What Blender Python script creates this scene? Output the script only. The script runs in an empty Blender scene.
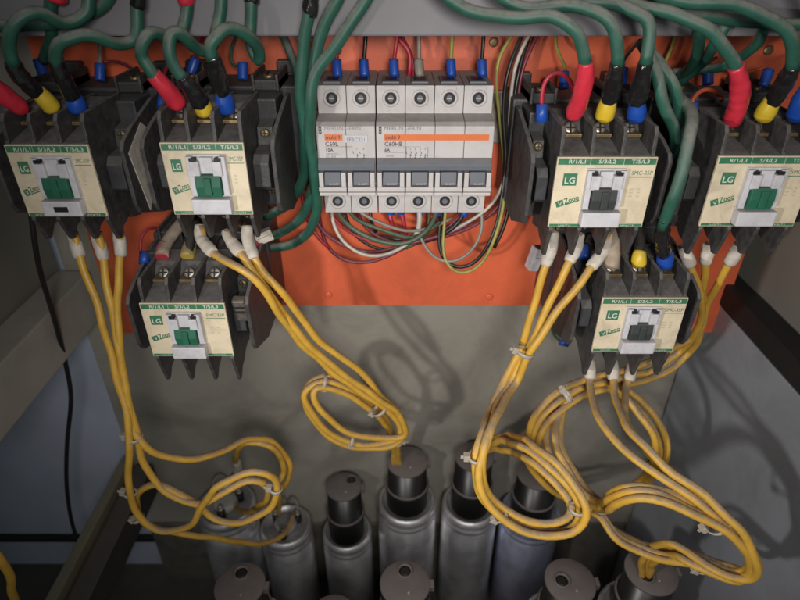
import bpy, bmesh, math, random
from mathutils import Vector, Matrix, Euler
random.seed(7)
S = bpy.context.scene
COL = S.collection
H = 0.70                      # height of the camera above the cabinet's base shelf
PITCH = math.radians(31.6)
F = 578.0
CP, SP = math.cos(PITCH), math.sin(PITCH)

def at(u, v, Y):              # a point of the cabinet from where it shows and how deep it lies
    t = (300 - v) / F
    d = Y / (CP + t * SP)
    return Vector(((u - 400) / F * d, Y, H + d * (t * CP - SP)))

# ------------------------------------------------------------------ materials
def mat(name, col, rough=0.5, metal=0.0, dust=0.0, dust_col=(0.23, 0.20, 0.17), var=0.25, scale=60.0,
        bump=0.0, bump_scale=300.0, spec=0.5, scratch=0.0, trans=0.0, lo=0.25, hi=0.95, grime=0.0, grime_col=(0.10, 0.085, 0.07), gscale=45):
    m = bpy.data.materials.new(name); m.use_nodes = True
    nt = m.node_tree; N = nt.nodes; L = nt.links
    b = N['Principled BSDF']
    b.inputs['Roughness'].default_value = rough
    b.inputs['Metallic'].default_value = metal
    b.inputs['Specular IOR Level'].default_value = spec
    if trans: b.inputs['Transmission Weight'].default_value = trans
    tc = N.new('ShaderNodeNewGeometry')
    nz = N.new('ShaderNodeTexNoise'); nz.inputs['Scale'].default_value = scale; nz.inputs['Detail'].default_value = 5
    L.new(tc.outputs['Position'], nz.inputs['Vector'])
    mr = N.new('ShaderNodeMapRange'); mr.inputs[1].default_value = 0.3; mr.inputs[2].default_value = 0.7
    mr.inputs[3].default_value = 1 - var; mr.inputs[4].default_value = 1 + var
    L.new(nz.outputs['Fac'], mr.inputs[0])
    mul = N.new('ShaderNodeVectorMath'); mul.operation = 'SCALE'
    mul.inputs[0].default_value = col[:3]
    L.new(mr.outputs[0], mul.inputs['Scale'])
    out = mul.outputs['Vector']
    if grime > 0:
        g1 = N.new('ShaderNodeTexNoise'); g1.inputs['Scale'].default_value = gscale; g1.inputs['Detail'].default_value = 8
        g1.inputs['Roughness'].default_value = 0.72; g1.inputs['Distortion'].default_value = 0.6
        L.new(tc.outputs['Position'], g1.inputs['Vector'])
        g2 = N.new('ShaderNodeMapRange'); g2.inputs[1].default_value = 0.46; g2.inputs[2].default_value = 0.72
        g2.inputs[3].default_value = 0.0; g2.inputs[4].default_value = grime
        L.new(g1.outputs['Fac'], g2.inputs[0])
        gm = N.new('ShaderNodeMix'); gm.data_type = 'RGBA'; gm.inputs['B'].default_value = (*grime_col, 1)
        L.new(g2.outputs[0], gm.inputs['Factor']); L.new(out, gm.inputs['A']); out = gm.outputs['Result']
    if dust > 0:
        sx = N.new('ShaderNodeSeparateXYZ'); L.new(tc.outputs['Normal'], sx.inputs[0])
        m2 = N.new('ShaderNodeMapRange'); m2.inputs[1].default_value = lo; m2.inputs[2].default_value = hi
        m2.inputs[3].default_value = 0.06; m2.inputs[4].default_value = 1.0
        L.new(sx.outputs['Z'], m2.inputs[0])
        n2 = N.new('ShaderNodeTexNoise'); n2.inputs['Scale'].default_value = 140; n2.inputs['Detail'].default_value = 6
        n2.inputs['Roughness'].default_value = 0.65
        L.new(tc.outputs['Position'], n2.inputs['Vector'])
        m3 = N.new('ShaderNodeMapRange'); m3.inputs[1].default_value = 0.25; m3.inputs[2].default_value = 0.6
        m3.inputs[3].default_value = 0.25; m3.inputs[4].default_value = dust
        L.new(n2.outputs['Fac'], m3.inputs[0])
        mm = N.new('ShaderNodeMath'); mm.operation = 'MULTIPLY'
        L.new(m2.outputs[0], mm.inputs[0]); L.new(m3.outputs[0], mm.inputs[1])
        mix = N.new('ShaderNodeMix'); mix.data_type = 'RGBA'
        mix.inputs['B'].default_value = (*dust_col, 1)
        L.new(mm.outputs[0], mix.inputs['Factor']); L.new(out, mix.inputs['A'])
        out = mix.outputs['Result']
        mr4 = N.new('ShaderNodeMapRange'); mr4.inputs[3].default_value = rough; mr4.inputs[4].default_value = 0.95
        L.new(mm.outputs[0], mr4.inputs[0]); L.new(mr4.outputs[0], b.inputs['Roughness'])
    L.new(out, b.inputs['Base Color'])
    if bump > 0:
        n3 = N.new('ShaderNodeTexNoise'); n3.inputs['Scale'].default_value = bump_scale; n3.inputs['Detail'].default_value = 4
        L.new(tc.outputs['Position'], n3.inputs['Vector'])
        bp = N.new('ShaderNodeBump'); bp.inputs['Strength'].default_value = bump; bp.inputs['Distance'].default_value = 0.0006
        L.new(n3.outputs['Fac'], bp.inputs['Height']); L.new(bp.outputs[0], b.inputs['Normal'])
    return m

M = {}
M['orange'] = mat('orange_paint', (0.74, 0.145, 0.062), 0.40, var=0.12, scale=12, bump=0.12, bump_scale=500, grime=0.35, grime_col=(0.20, 0.06, 0.035), gscale=16)
M['wall'] = mat('beige_sheet', (0.46, 0.435, 0.375), 0.36, metal=0.3, grime=0.4, gscale=9, var=0.10, scale=9, bump=0.1, bump_scale=420)
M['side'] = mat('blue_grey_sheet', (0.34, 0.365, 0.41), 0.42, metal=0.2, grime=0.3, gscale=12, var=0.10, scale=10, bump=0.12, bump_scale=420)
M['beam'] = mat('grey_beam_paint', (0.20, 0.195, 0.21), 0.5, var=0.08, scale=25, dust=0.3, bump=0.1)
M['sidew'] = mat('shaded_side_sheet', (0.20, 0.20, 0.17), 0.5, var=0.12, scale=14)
M['bay'] = mat('blue_grey_bay_sheet', (0.46, 0.50, 0.60), 0.45, var=0.15, scale=12)
M['rail'] = mat('grey_rail_paint', (0.40, 0.38, 0.34), 0.5, var=0.12, scale=30, dust=0.4)
M['olive'] = mat('olive_rail_paint', (0.16, 0.155, 0.10), 0.5, var=0.15, scale=30, dust=0.3)
M['lowshade'] = mat('shaded_lower_sheet', (0.13, 0.12, 0.10), 0.5, var=0.2, grime=0.6, grime_col=(0.04, 0.037, 0.03), gscale=14)  # wall tone darkened and mottled to carry the shade behind the capacitors
M['black'] = mat('black_gap', (0.012, 0.012, 0.012), 0.6)
M['floor'] = mat('dark_shelf', (0.035, 0.034, 0.030), 0.6, var=0.3, scale=40, dust=0.25)
M['char'] = mat('charcoal_plastic', (0.040, 0.041, 0.044), 0.42, var=0.3, scale=120, dust=0.55, bump=0.25, bump_scale=700, dust_col=(0.17, 0.16, 0.15), lo=0.1)
M['char2'] = mat('dusty_charcoal_plastic', (0.040, 0.039, 0.040), 0.5, grime=0.5, grime_col=(0.12, 0.11, 0.10), gscale=120, var=0.4, scale=200, dust=0.75, bump=0.3, bump_scale=600, dust_col=(0.19, 0.175, 0.165), lo=0.1)
M['cream'] = mat('cream_label', (0.70, 0.605, 0.435), 0.42, var=0.06, scale=60, grime=0.45, grime_col=(0.26, 0.21, 0.15), gscale=70, dust=0.3)
M['lgreen'] = mat('label_green', (0.035, 0.17, 0.085), 0.45, var=0.12, scale=200, grime=0.5, grime_col=(0.16, 0.2, 0.13), gscale=160)
M['lwhite'] = mat('label_white_ink', (0.62, 0.66, 0.58), 0.5, var=0.05)
M['faint'] = mat('faint_grey_ink', (0.52, 0.46, 0.34), 0.5, var=0.05)
M['white'] = mat('white_plastic', (0.58, 0.575, 0.61), 0.4, var=0.06, scale=150, dust=0.4, grime=0.4, grime_col=(0.25, 0.22, 0.2), gscale=110)
M['ind_green'] = mat('green_slider', (0.012, 0.115, 0.066), 0.6, var=0.15, dust=0.2)
M['ind_dark'] = mat('dark_slider', (0.035, 0.042, 0.042), 0.6, var=0.15, dust=0.2)
M['mcb'] = mat('breaker_plastic', (0.53, 0.505, 0.50), 0.42, grime=0.35, grime_col=(0.28, 0.25, 0.22), gscale=60, var=0.05, scale=90, dust=0.55, dust_col=(0.22, 0.19, 0.17), lo=0.2, hi=0.85)
M['mcb_grey'] = mat('breaker_slate', (0.115, 0.13, 0.155), 0.4, var=0.08, dust=0.45, dust_col=(0.30, 0.28, 0.27), lo=0.2)
M['ink'] = mat('dark_ink', (0.05, 0.05, 0.06), 0.5)
M['ink_grey'] = mat('grey_ink', (0.22, 0.21, 0.22), 0.5)
M['mcb_or'] = mat('orange_stripe', (0.66, 0.17, 0.05), 0.45, var=0.06)
M['hole'] = mat('dark_hole', (0.012, 0.012, 0.012), 0.5)
M['steel'] = mat('zinc_screw', (0.42, 0.38, 0.33), 0.42, metal=0.85, var=0.3, scale=300, dust=0.3)
M['brass'] = mat('dull_brass', (0.26, 0.19, 0.10), 0.45, metal=0.7, var=0.3, scale=300, dust=0.3)
M['gcab'] = mat('green_insulation', (0.014, 0.100, 0.068), 0.40, var=0.15, scale=120, dust=1.2, dust_col=(0.22, 0.215, 0.19), lo=-0.1, hi=0.7, bump=0.12)
M['ycab'] = mat('yellow_insulation', (0.60, 0.35, 0.045), 0.38, var=0.12, scale=120, dust=1.0, dust_col=(0.26, 0.20, 0.145), lo=0.35, hi=0.8, bump=0.12)
M['red_s'] = mat('red_sleeve', (0.62, 0.03, 0.055), 0.3, var=0.12, dust=0.35, dust_col=(0.38, 0.16, 0.15), bump=0.5, bump_scale=220)
M['yel_s'] = mat('yellow_sleeve', (0.66, 0.46, 0.03), 0.35, var=0.1, dust=0.4, dust_col=(0.35, 0.28, 0.15), bump=0.3, bump_scale=220)
M['blu_s'] = mat('blue_sleeve', (0.012, 0.07, 0.38), 0.35, var=0.12, dust=0.3, dust_col=(0.10, 0.13, 0.25), bump=0.3, bump_scale=220)
M['red_d'] = mat('dull_red_sleeve', (0.42, 0.03, 0.05), 0.45, var=0.2, dust=0.7, lo=0.0)
M['yel_d'] = mat('dull_yellow_sleeve', (0.38, 0.28, 0.05), 0.45, var=0.2, dust=0.8, lo=0.0)
M['blu_d'] = mat('dull_blue_sleeve', (0.012, 0.04, 0.16), 0.45, var=0.2, dust=0.6, lo=0.0)
M['blk_s'] = mat('black_tape', (0.012, 0.012, 0.013), 0.16, var=0.3, dust=0.18, bump=0.9, bump_scale=180, spec=0.8)
M['wht_s'] = mat('white_tape', (0.58, 0.53, 0.46), 0.5, var=0.15, scale=180, dust=0.5, dust_col=(0.30, 0.26, 0.21), bump=0.6, bump_scale=220)
M['tan_s'] = mat('dusty_tape', (0.34, 0.27, 0.20), 0.7, var=0.3, scale=180, dust=0.6, bump=0.8, bump_scale=200)
M['w_red'] = mat('red_wire', (0.42, 0.02, 0.045), 0.4, dust=0.3)
M['w_maroon'] = mat('maroon_wire', (0.16, 0.018, 0.04), 0.4, dust=0.35)
M['w_white'] = mat('white_wire', (0.50, 0.46, 0.40), 0.4, dust=0.3)
M['w_grey'] = mat('grey_wire', (0.26, 0.24, 0.20), 0.4, dust=0.3)
M['w_black'] = mat('black_wire', (0.015, 0.015, 0.016), 0.35, dust=0.25)
M['w_green'] = mat('dull_green_wire', (0.05, 0.10, 0.055), 0.4, dust=0.45)
M['w_yellow'] = mat('yellow_green_wire', (0.33, 0.30, 0.07), 0.4, dust=0.3)
M['w_orange'] = mat('orange_wire', (0.50, 0.08, 0.03), 0.4, dust=0.3)
M['slate'] = mat('slate_plastic', (0.075, 0.085, 0.105), 0.45, var=0.08)
M['can'] = mat('aluminium_can', (0.86, 0.86, 0.88), 0.33, grime=0.3, gscale=35, metal=0.8, var=0.16, scale=45, dust=0.7, dust_col=(0.12, 0.11, 0.10), lo=0.5, bump=0.06)
M['can_blue'] = mat('aluminium_can_blue', (0.60, 0.64, 0.82), 0.33, grime=0.3, gscale=35, metal=0.75, var=0.16, scale=45, dust=0.7, dust_col=(0.12, 0.11, 0.10), lo=0.5)
M['cover'] = mat('black_cover', (0.012, 0.012, 0.012), 0.35, var=0.2)
M['lid'] = mat('dusty_lid', (0.12, 0.105, 0.10), 0.6, var=0.16, scale=150, dust=0.6, dust_col=(0.15, 0.128, 0.122), grime=0.4, gscale=80, bump=0.25)
M['ceram'] = mat('grey_disc', (0.36, 0.36, 0.33), 0.5, var=0.15, dust=0.3)
M['tie'] = mat('clear_tie', (0.40, 0.36, 0.30), 0.3, var=0.1, dust=0.25)
M['prt'] = mat('can_print', (0.30, 0.34, 0.46), 0.4)

# ------------------------------------------------------------------ mesh builder
class MB:
    def __init__(s): s.v = []; s.f = []; s.m = []; s.sm = []; s.mats = []
    def mi(s, m):
        if m not in s.mats: s.mats.append(m)
        return s.mats.index(m)
    def add(s, vs, fs, m, smooth=False, T=None):
        o = len(s.v); k = s.mi(m)
        for p in vs:
            p = Vector(p); s.v.append(T @ p if T is not None else p)
        for f in fs: s.f.append(tuple(i + o for i in f)); s.m.append(k); s.sm.append(smooth)
    def bm(s, bm, m, smooth=False, T=None):
        bm.verts.index_update()
        s.add([v.co.copy() for v in bm.verts], [tuple(v.index for v in f.verts) for f in bm.faces], m, smooth, T); bm.free()
    def box(s, x0, x1, y0, y1, z0, z1, m, bev=0.0, T=None, seg=2):
        b = bmesh.new(); bmesh.ops.create_cube(b, size=1)
        for v in b.verts:
            v.co = Vector(((x0 + x1) / 2 + v.co.x * (x1 - x0), (y0 + y1) / 2 + v.co.y * (y1 - y0), (z0 + z1) / 2 + v.co.z * (z1 - z0)))
        if bev: bmesh.ops.bevel(b, geom=b.edges[:], offset=bev, segments=seg, affect='EDGES', profile=0.6)
        s.bm(b, m, False, T)
    def prism(s, prof, x0, x1, m, bev=0.0, T=None):     # profile of (y, z), extruded along x
        b = bmesh.new()
        A = [b.verts.new((x0, y, z)) for y, z in prof]; B = [b.verts.new((x1, y, z)) for y, z in prof]
        b.faces.new(A); b.faces.new(B[::-1]); n = len(prof)
        for i in range(n): b.faces.new((A[i], B[i], B[(i + 1) % n], A[(i + 1) % n]))
        bmesh.ops.recalc_face_normals(b, faces=b.faces)
        if bev: bmesh.ops.bevel(b, geom=b.edges[:], offset=bev, segments=2, affect='EDGES', profile=0.6)
        s.bm(b, m, False, T)
    def lathe(s, prof, m, T=None, n=32, smooth=True, cap=True):  # profile of (r, z) round z
        vs = []; fs = []
        for r, z in prof:
            for k in range(n):
                a = 2 * math.pi * k / n; vs.append((r * math.cos(a), r * math.sin(a), z))
        for i in range(len(prof) - 1):
            for k in range(n):
                fs.append((i * n + k, i * n + (k + 1) % n, (i + 1) * n + (k + 1) % n, (i + 1) * n + k))
        if cap:
            fs.append(tuple(range(n))[::-1]); fs.append(tuple((len(prof) - 1) * n + k for k in range(n)))
        s.add(vs, fs[:-2] if cap else fs, m, smooth, T)
        if cap:
            o = len(s.v) - len(vs); k_ = s.mi(m)
            for f in fs[-2:]: s.f.append(tuple(i + o for i in f)); s.m.append(k_); s.sm.append(False)
    def tube(s, pts, r, m, n=12, taper=None, wob=0.0):
        pts = smooth_path(pts, 0.0045 if not wob else 0.0012); ph = random.uniform(0, 6)
        if not wob and r > 0.0019 and len(pts) > 12:       # cable never lies quite fair
            q = [random.uniform(0, 6) for _ in range(6)]; L_ = len(pts) - 1
            for i in range(1, L_):
                a = min(1, i / 5, (L_ - i) / 5) * 0.00042; t = i * 0.0045
                pts[i] = pts[i] + Vector((math.sin(t * 190 + q[0]) + math.sin(t * 83 + q[1]), math.sin(t * 160 + q[2]), math.sin(t * 210 + q[3]) + math.sin(t * 95 + q[4]))) * a
        ns = len(pts); vs = []; fs = []
        d = (pts[1] - pts[0]).normalized()
        up = Vector((0.3, 0.2, 1)); up = (up - d * up.dot(d)).normalized()
        for i, p in enumerate(pts):
            t = (pts[min(i + 1, ns - 1)] - pts[max(i - 1, 0)]).normalized()
            up = (up - t * up.dot(t)).normalized(); sd = t.cross(up)
            rr = r if taper is None else r * taper(i / (ns - 1))
            if wob: rr *= 1 + wob * (math.sin(i * 1.3 + ph) * .4 + (0.8 - 1.6 * ((i * .23 + ph) % 1.0)))
            for k in range(n):
                a = 2 * math.pi * k / n
                r2 = rr * (1 + wob * 1.3 * math.sin(2 * a + i * .35 + ph) + wob * .8 * math.sin(5 * a - i * .6)) if wob else rr
                vs.append(p + (up * math.cos(a) + sd * math.sin(a)) * r2)
        for i in range(ns - 1):
            for k in range(n):
                fs.append((i * n + k, (i + 1) * n + k, (i + 1) * n + (k + 1) % n, i * n + (k + 1) % n))
        o = len(s.v)
        s.add(vs, fs, m, True)
        k_ = s.mi(m)
        s.f.append(tuple(o + k for k in range(n))); s.m.append(k_); s.sm.append(False)
        s.f.append(tuple(o + (ns - 1) * n + k for k in range(n))[::-1]); s.m.append(k_); s.sm.append(False)
    def build(s, name, parent=None, origin=None):
        o3 = Vector(origin) if origin is not None else Vector((0, 0, 0))
        me = bpy.data.meshes.new(name)
        me.from_pydata([tuple(p - o3) for p in s.v], [], s.f)
        for m in s.mats: me.materials.append(M[m])
        me.polygons.foreach_set('material_index', s.m)
        me.polygons.foreach_set('use_smooth', s.sm)
        me.validate(); me.update()
        ob = bpy.data.objects.new(name, me); COL.objects.link(ob)
        if parent is not None: ob.parent = parent
        if origin is not None: ob.location = o3
        return ob

def smooth_path(P, step=0.0045):
    P = [Vector(p) for p in P]
    if len(P) == 2:
        n = max(2, int((P[1] - P[0]).length / step)); return [P[0].lerp(P[1], i / n) for i in range(n + 1)]
    Q = [P[0] * 2 - P[1]] + P + [P[-1] * 2 - P[-2]]
    out = []
    for i in range(1, len(Q) - 2):
        a, b, c, d = Q[i - 1], Q[i], Q[i + 1], Q[i + 2]
        def kn(t, p, q): return t + max((q - p).length, 1e-6) ** 0.5
        t0 = 0; t1 = kn(t0, a, b); t2 = kn(t1, b, c); t3 = kn(t2, c, d)
        n = max(3, int((c - b).length / step))
        for k in range(n):
            t = t1 + (t2 - t1) * k / n
            A1 = a * ((t1 - t) / (t1 - t0)) + b * ((t - t0) / (t1 - t0))
            A2 = b * ((t2 - t) / (t2 - t1)) + c * ((t - t1) / (t2 - t1))
            A3 = c * ((t3 - t) / (t3 - t2)) + d * ((t - t2) / (t3 - t2))
            B1 = A1 * ((t2 - t) / (t2 - t0)) + A2 * ((t - t0) / (t2 - t0))
            B2 = A2 * ((t3 - t) / (t3 - t1)) + A3 * ((t - t1) / (t3 - t1))
            out.append(B1 * ((t2 - t) / (t2 - t1)) + B2 * ((t - t1) / (t2 - t1)))
    out.append(P[-1].copy())
    # relax the bends a little, ends fixed
    for _ in range(3):
        out = [out[0]] + [out[i] * 0.5 + (out[i - 1] + out[i + 1]) * 0.25 for i in range(1, len(out) - 1)] + [out[-1]]
    return out

_tc = {}
def text(mb, s, x, z, size, m, y, rot=0.0, align='LEFT', sx=1.0, bold=0.0, T=None):
    key = (s, align, bold)
    if key not in _tc:
        c = bpy.data.curves.new('lettering', 'FONT'); c.body = s; c.size = 1; c.align_x = align; c.resolution_u = 2; c.offset = bold
        o = bpy.data.objects.new('lettering', c); COL.objects.link(o)
        dg = bpy.context.evaluated_depsgraph_get(); me = o.evaluated_get(dg).to_mesh()
        _tc[key] = ([v.co.copy() for v in me.vertices], [tuple(p.vertices) for p in me.polygons])
        o.evaluated_get(dg).to_mesh_clear(); bpy.data.objects.remove(o); bpy.data.curves.remove(c)
    vs, fs = _tc[key]; ca, sa = math.cos(rot), math.sin(rot)
    mb.add([(x + (v.x * sx * ca - v.y * sa) * size, y, z + (v.x * sx * sa + v.y * ca) * size) for v in vs], fs, m, False, T)

def quad(mb, x0, x1, z0, z1, y, m, T=None, rot=0, c=None):
    vs = [(x0, y, z0), (x1, y, z0), (x1, y, z1), (x0, y, z1)]
    if rot:
        cx, cz = c; ca, sa = math.cos(rot), math.sin(rot)
        vs = [(cx + (a - cx) * ca - (b - cz) * sa, y, cz + (a - cx) * sa + (b - cz) * ca) for a, y, b in vs]
    mb.add(vs, [(0, 1, 2, 3)], m, False, T)

def tag(o, label=None, cat=None, group=None, kind=None):
    if label: o['label'] = label
    if cat: o['category'] = cat
    if group: o['group'] = group
    if kind: o['kind'] = kind
    return o
def empty(name, loc, label, cat, group=None):
    o = bpy.data.objects.new(name, None); COL.objects.link(o); o.location = loc; o.empty_display_size = 0.01
    return tag(o, label, cat, group)

def structure(name, fn):
    b = MB(); fn(b); return tag(b.build(name), kind='structure')

# ------------------------------------------------------------------ the cabinet
YP = 0.415
Z = lambda z: H + z           # heights measured from the camera
structure('floor', lambda b: b.box(-0.75, 0.60, -0.5, 0.90, -0.012, 0.0, 'floor'))
structure('back_wall', lambda b: b.box(-0.298, 0.284, 0.452, 0.456, 0.0, Z(0.20), 'wall'))
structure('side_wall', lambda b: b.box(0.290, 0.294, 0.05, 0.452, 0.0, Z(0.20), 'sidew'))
structure('lower_side_panel', lambda b: b.box(0.272, 0.276, 0.05, 0.446, 0.0, Z(-0.262), 'side', bev=0.001))
structure('neighbouring_bay_wall', lambda b: b.box(-0.75, -0.2985, 0.470, 0.474, 0.0, Z(0.20), 'bay'))
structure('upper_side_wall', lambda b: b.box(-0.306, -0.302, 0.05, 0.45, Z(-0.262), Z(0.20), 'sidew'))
structure('far_side_wall', lambda b: b.box(-0.75, -0.746, -0.10, 0.47, 0.0, Z(0.20), 'side'))

structure('lower_wall_shade', lambda b: b.box(-0.300, 0.270, 0.4475, 0.4505, 0.0, Z(-0.590), 'lowshade', bev=0.001))  # added dark sheet: paints the shade low on the back wall
b = MB()
# plate with two lower wings: an outline in x/z given thickness in y
ol = [(-0.246, 0.16), (-0.246, -0.2895), (-0.200, -0.2895), (-0.200, -0.2605), (0.225, -0.2605), (0.225, -0.2885), (0.277, -0.2885), (0.277, 0.16)]
bb = bmesh.new()
A = [bb.verts.new((x, YP, Z(z))) for x, z in ol]; B = [bb.verts.new((x, YP + 0.002, Z(z))) for x, z in ol]
bb.faces.new(A); bb.faces.new(B[::-1])
for i in range(8): bb.faces.new((A[i], B[i], B[(i + 1) % 8], A[(i + 1) % 8]))
bmesh.ops.recalc_face_normals(bb, faces=bb.faces); b.bm(bb, 'orange')
plate = tag(b.build('mounting_plate'), 'orange painted steel mounting plate behind all the breakers and contactors', 'mounting plate')
for sx_, sz_ in ((-0.212, -0.272), (0.262, -0.272), (-0.06, -0.250), (0.075, -0.252), (-0.042, -0.06), (0.062, -0.055), (0.245, -0.06)):
    b = MB(); T = Matrix.Translation((sx_, YP, Z(sz_))) @ Matrix.Rotation(math.radians(90), 4, 'X')
    b.lathe([(.0032, 0), (.0032, .0008), (.0026, .0014), (.0010, .0015)], 'brass' if sz_ > -.2 else 'orange', T, 16); b.build('plate_screw', plate)
b = MB(); b.box(-0.292, 0.284, 0.350, 0.410, Z(-0.0435), Z(0.17), 'beam', bev=0.0012)
b.box(-0.294, 0.286, 0.3475, 0.3500, Z(0.02), Z(0.17), 'beam', bev=0.0006)
tag(b.build('cross_beam', origin=(0, 0.35, Z(0))), 'grey painted steel cross beam spanning the top of the cabinet', 'beam')
b = MB(); b.box(-0.300, -0.272, 0.05, 0.444, Z(-0.289), Z(-0.243), 'rail', bev=0.0015)
tag(b.build('frame_rail', origin=(-0.286, 0.2, Z(-0.266))), 'wide grey frame rail running back along the left side', 'frame rail')
b = MB(); b.box(-0.302, -0.292, 0.05, 0.444, Z(-0.50), Z(-0.474), 'olive', bev=0.0015)
b.box(-0.290, -0.270, 0.05, 0.444, Z(-0.52), Z(-0.484), 'floor', bev=0.0015)
tag(b.build('frame_rail', origin=(-0.286, 0.2, Z(-0.5))), 'narrow olive frame rail at the bottom left beside the capacitors', 'frame rail')
b = MB(); b.box(0.270, 0.289, 0.05, 0.444, Z(-0.259), Z(-0.240), 'black', bev=0.001)
tag(b.build('frame_rail', origin=(0.28, 0.2, Z(-0.25))), 'dark channel rail along the top of the right side panel', 'frame rail')
b = MB(); b.box(-0.74, -0.30, 0.462, 0.4695, Z(-0.644), Z(-0.637), 'black', bev=0.001)
tag(b.build('floor_strip', origin=(-0.5, 0.465, Z(-0.64))), 'thin black strip along the foot of the left rear panel', 'trim strip')

# ------------------------------------------------------------------ contactors
def contactor(u, v, label, lw=0.054, pitch=0.0165, slider='ind_green', sticker=False, metal_clamp=False, green_frame_bottom=False):
    p = at(u, v, YP - 0.110)
    e = empty('contactor', (p.x, YP, p.z), label, 'contactor', 'contactors on the orange plate')
    WB = 0.0405; W = 0.0368 if lw > 0.05 else 0.0345; hw = lw / 2; kn = 1.0 if lw > 0.05 else 0.76; ox = 0.0002 if lw > 0.05 else 0.0016
    # housing: base, mid block
    b = MB()
    b.box(-WB, WB, -0.040, -0.0005, -0.036, 0.035, 'char', 0.0012)
    b.box(-W + 0.002, W - 0.002, -0.066, -0.040, -0.033, 0.033, 'char', 0.001)
    prof = [(-0.066, -0.038), (-0.078, -0.035), (-0.086, -0.026), (-0.1085, -0.0215), (-0.1085, 0.0205), (-0.088, 0.0245), (-0.080, 0.034), (-0.066, 0.036)]
    b.prism(prof, -hw + 0.0015, hw - 0.0015, 'char2', 0.0006)
    for s in (-1, 1):           # side wings: the solid step in the middle
        x0, x1 = sorted((s * (hw + 0.0003), s * (W - 0.003)))
        b.prism([(-0.066, -0.012), (-0.094, -0.012), (-0.098, -0.009), (-0.098, 0.005), (-0.094, 0.009), (-0.066, 0.011)], x0, x1, 'char', 0.0006)
        b.prism([(-0.04, 0.010), (-0.080, 0.010), (-0.078, 0.020), (-0.04, 0.027)], x0, x1, 'char', 0.0005)
    # feet
    for sx in (-1, 1):
        for sz in (-1, 1):
            b.box(sx * 0.030 - 0.006, sx * 0.030 + 0.006, -0.010, -0.0004, sz * 0.041 - 0.004, sz * 0.041 + 0.004, 'char', 0.001)
    b.build('housing', e)
    # barrier fins between the poles
    tz = -0.0465 if v > 260 else (-0.0425 if lw > 0.05 else -0.0385)
    fp = [(-0.060, -0.0320), (-0.082, tz + .0105), (-0.089, tz + .0065), (-0.0945, tz + .0055), (-0.100, tz), (-0.1035, tz + .0005), (-0.1098, -0.0230), (-0.1092, -0.0212), (-0.1092, 0.0212), (-0.1085, 0.0215), (-0.1075, 0.032),
          (-0.105, 0.0355), (-0.060, 0.0365)]
    for k in range(4):
        x = (k - 1.5) * pitch
        b = MB(); b.prism(fp, x - 0.0011, x + 0.0011, 'char2', 0.00045); b.build('barrier_fin', e)
    wp = [(-0.03, -0.036), (-0.066, -0.036), (-0.099, -0.023), (-0.1025, -0.017), (-0.1030, 0.015), (-0.0995, 0.0190), (-0.086, 0.0235), (-0.050, 0.0315), (-0.03, 0.0315)]
    for s in (-1, 1):
        b = MB(); x = s * (W + 0.0012); b.prism(wp, x - 0.0012, x + 0.0012, 'char2', 0.0005); b.build('side_plate', e)
    # terminals: screws of the three poles, top and bottom, of the wings and of the coil
    def screw(x, y, z, r, tilt, mname='steel', nm='terminal_screw'):
        b = MB(); T = Matrix.Translation((x, y, z)) @ Matrix.Rotation(math.radians(90 - tilt), 4, 'X')
        b.lathe([(r, -0.003), (r, 0.0006), (r * 0.85, 0.0012), (r * 0.5, 0.0013)], mname, T, 14)
        b.box(-r * 0.75, r * 0.75, -r * 0.14, r * 0.14, 0.0012, 0.0015, 'hole', 0, T)
        b.box(-r * 0.14, r * 0.14, -r * 0.75, r * 0.75, 0.0012, 0.00155, 'hole', 0, T)
        b.build(nm, e)
    for k in range(3):
        x = (k - 1) * pitch
        b = MB(); b.box(x - 0.0055, x + 0.0055, -0.095, -0.070, 0.0265, 0.0285, 'brass', 0.0004); b.build('terminal_clamp', e)
        screw(x, -0.0885, 0.0300, 0.0036, 35)
        screw(x, -0.090, -0.0285, 0.0034, -20)
    for s in (-1, 1):
        xm = s * (hw + W - 0.002) / 2
        for sz in (-1, 1):
            screw(xm, -0.0800, sz * 0.0170, 0.0026, 10 * sz, 'brass')
    for s in (-1, 1):           # coil terminal blocks behind the poles
        b = MB(); xx = s * 0.024
        b.box(xx - 0.008, xx + 0.008, -0.048, -0.014, 0.034, 0.040, 'char', 0.0008)
        b.box(xx - 0.008, xx - 0.0065, -0.050, -0.014, 0.034, 0.0435, 'char2', 0.0004)
        b.box(xx + 0.0065, xx + 0.008, -0.050, -0.014, 0.034, 0.0435, 'char2', 0.0004)
        b.build('coil_terminal', e)
        screw(xx, -0.038, 0.0410, 0.0032, 75, 'brass')
    # label plate and printing
    b = MB(); b.box(-hw, hw, -0.1106, -0.1087, -0.0205, 0.0205, 'cream', 0.0004)
    lp = b.build('label_plate', e)
    b = MB(); y = -0.11075
    quad(b, -hw + 0.0006, hw - 0.0006, 0.0163, 0.0199, y, 'lgreen')
    quad(b, -hw + 0.0006, hw - 0.0006, -0.0200, -0.0183, y, 'lgreen')
    for k, s_ in enumerate(('R/1/L1', 'S/3/L2', 'T/5/L3')):
        text(b, s_, (k - 1) * lw / 3 + (0.002 if k == 0 else 0), 0.0171, 0.0030, 'lwhite', y - 0.00012, align='CENTER', sx=1.25, bold=0.01)
        if k: quad(b, (k - 1.5) * lw / 3 - 0.0001, (k - 1.5) * lw / 3 + 0.0001, 0.0163, 0.0199, y - 0.00011, 'lwhite')
    for k, s_ in enumerate(('U/2/T1', 'V/4/T2', 'W/6/T3')):
        text(b, s_, (k - 1) * lw / 3, -0.0197, 0.0014, 'lwhite', y - 0.00012, align='CENTER', sx=1.7)
    lx = -hw + (0.0045 if kn == 1 else 0.0040)
    quad(b, lx, lx + 0.0076 * kn, 0.0045, 0.0115, y, 'lgreen')
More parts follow.
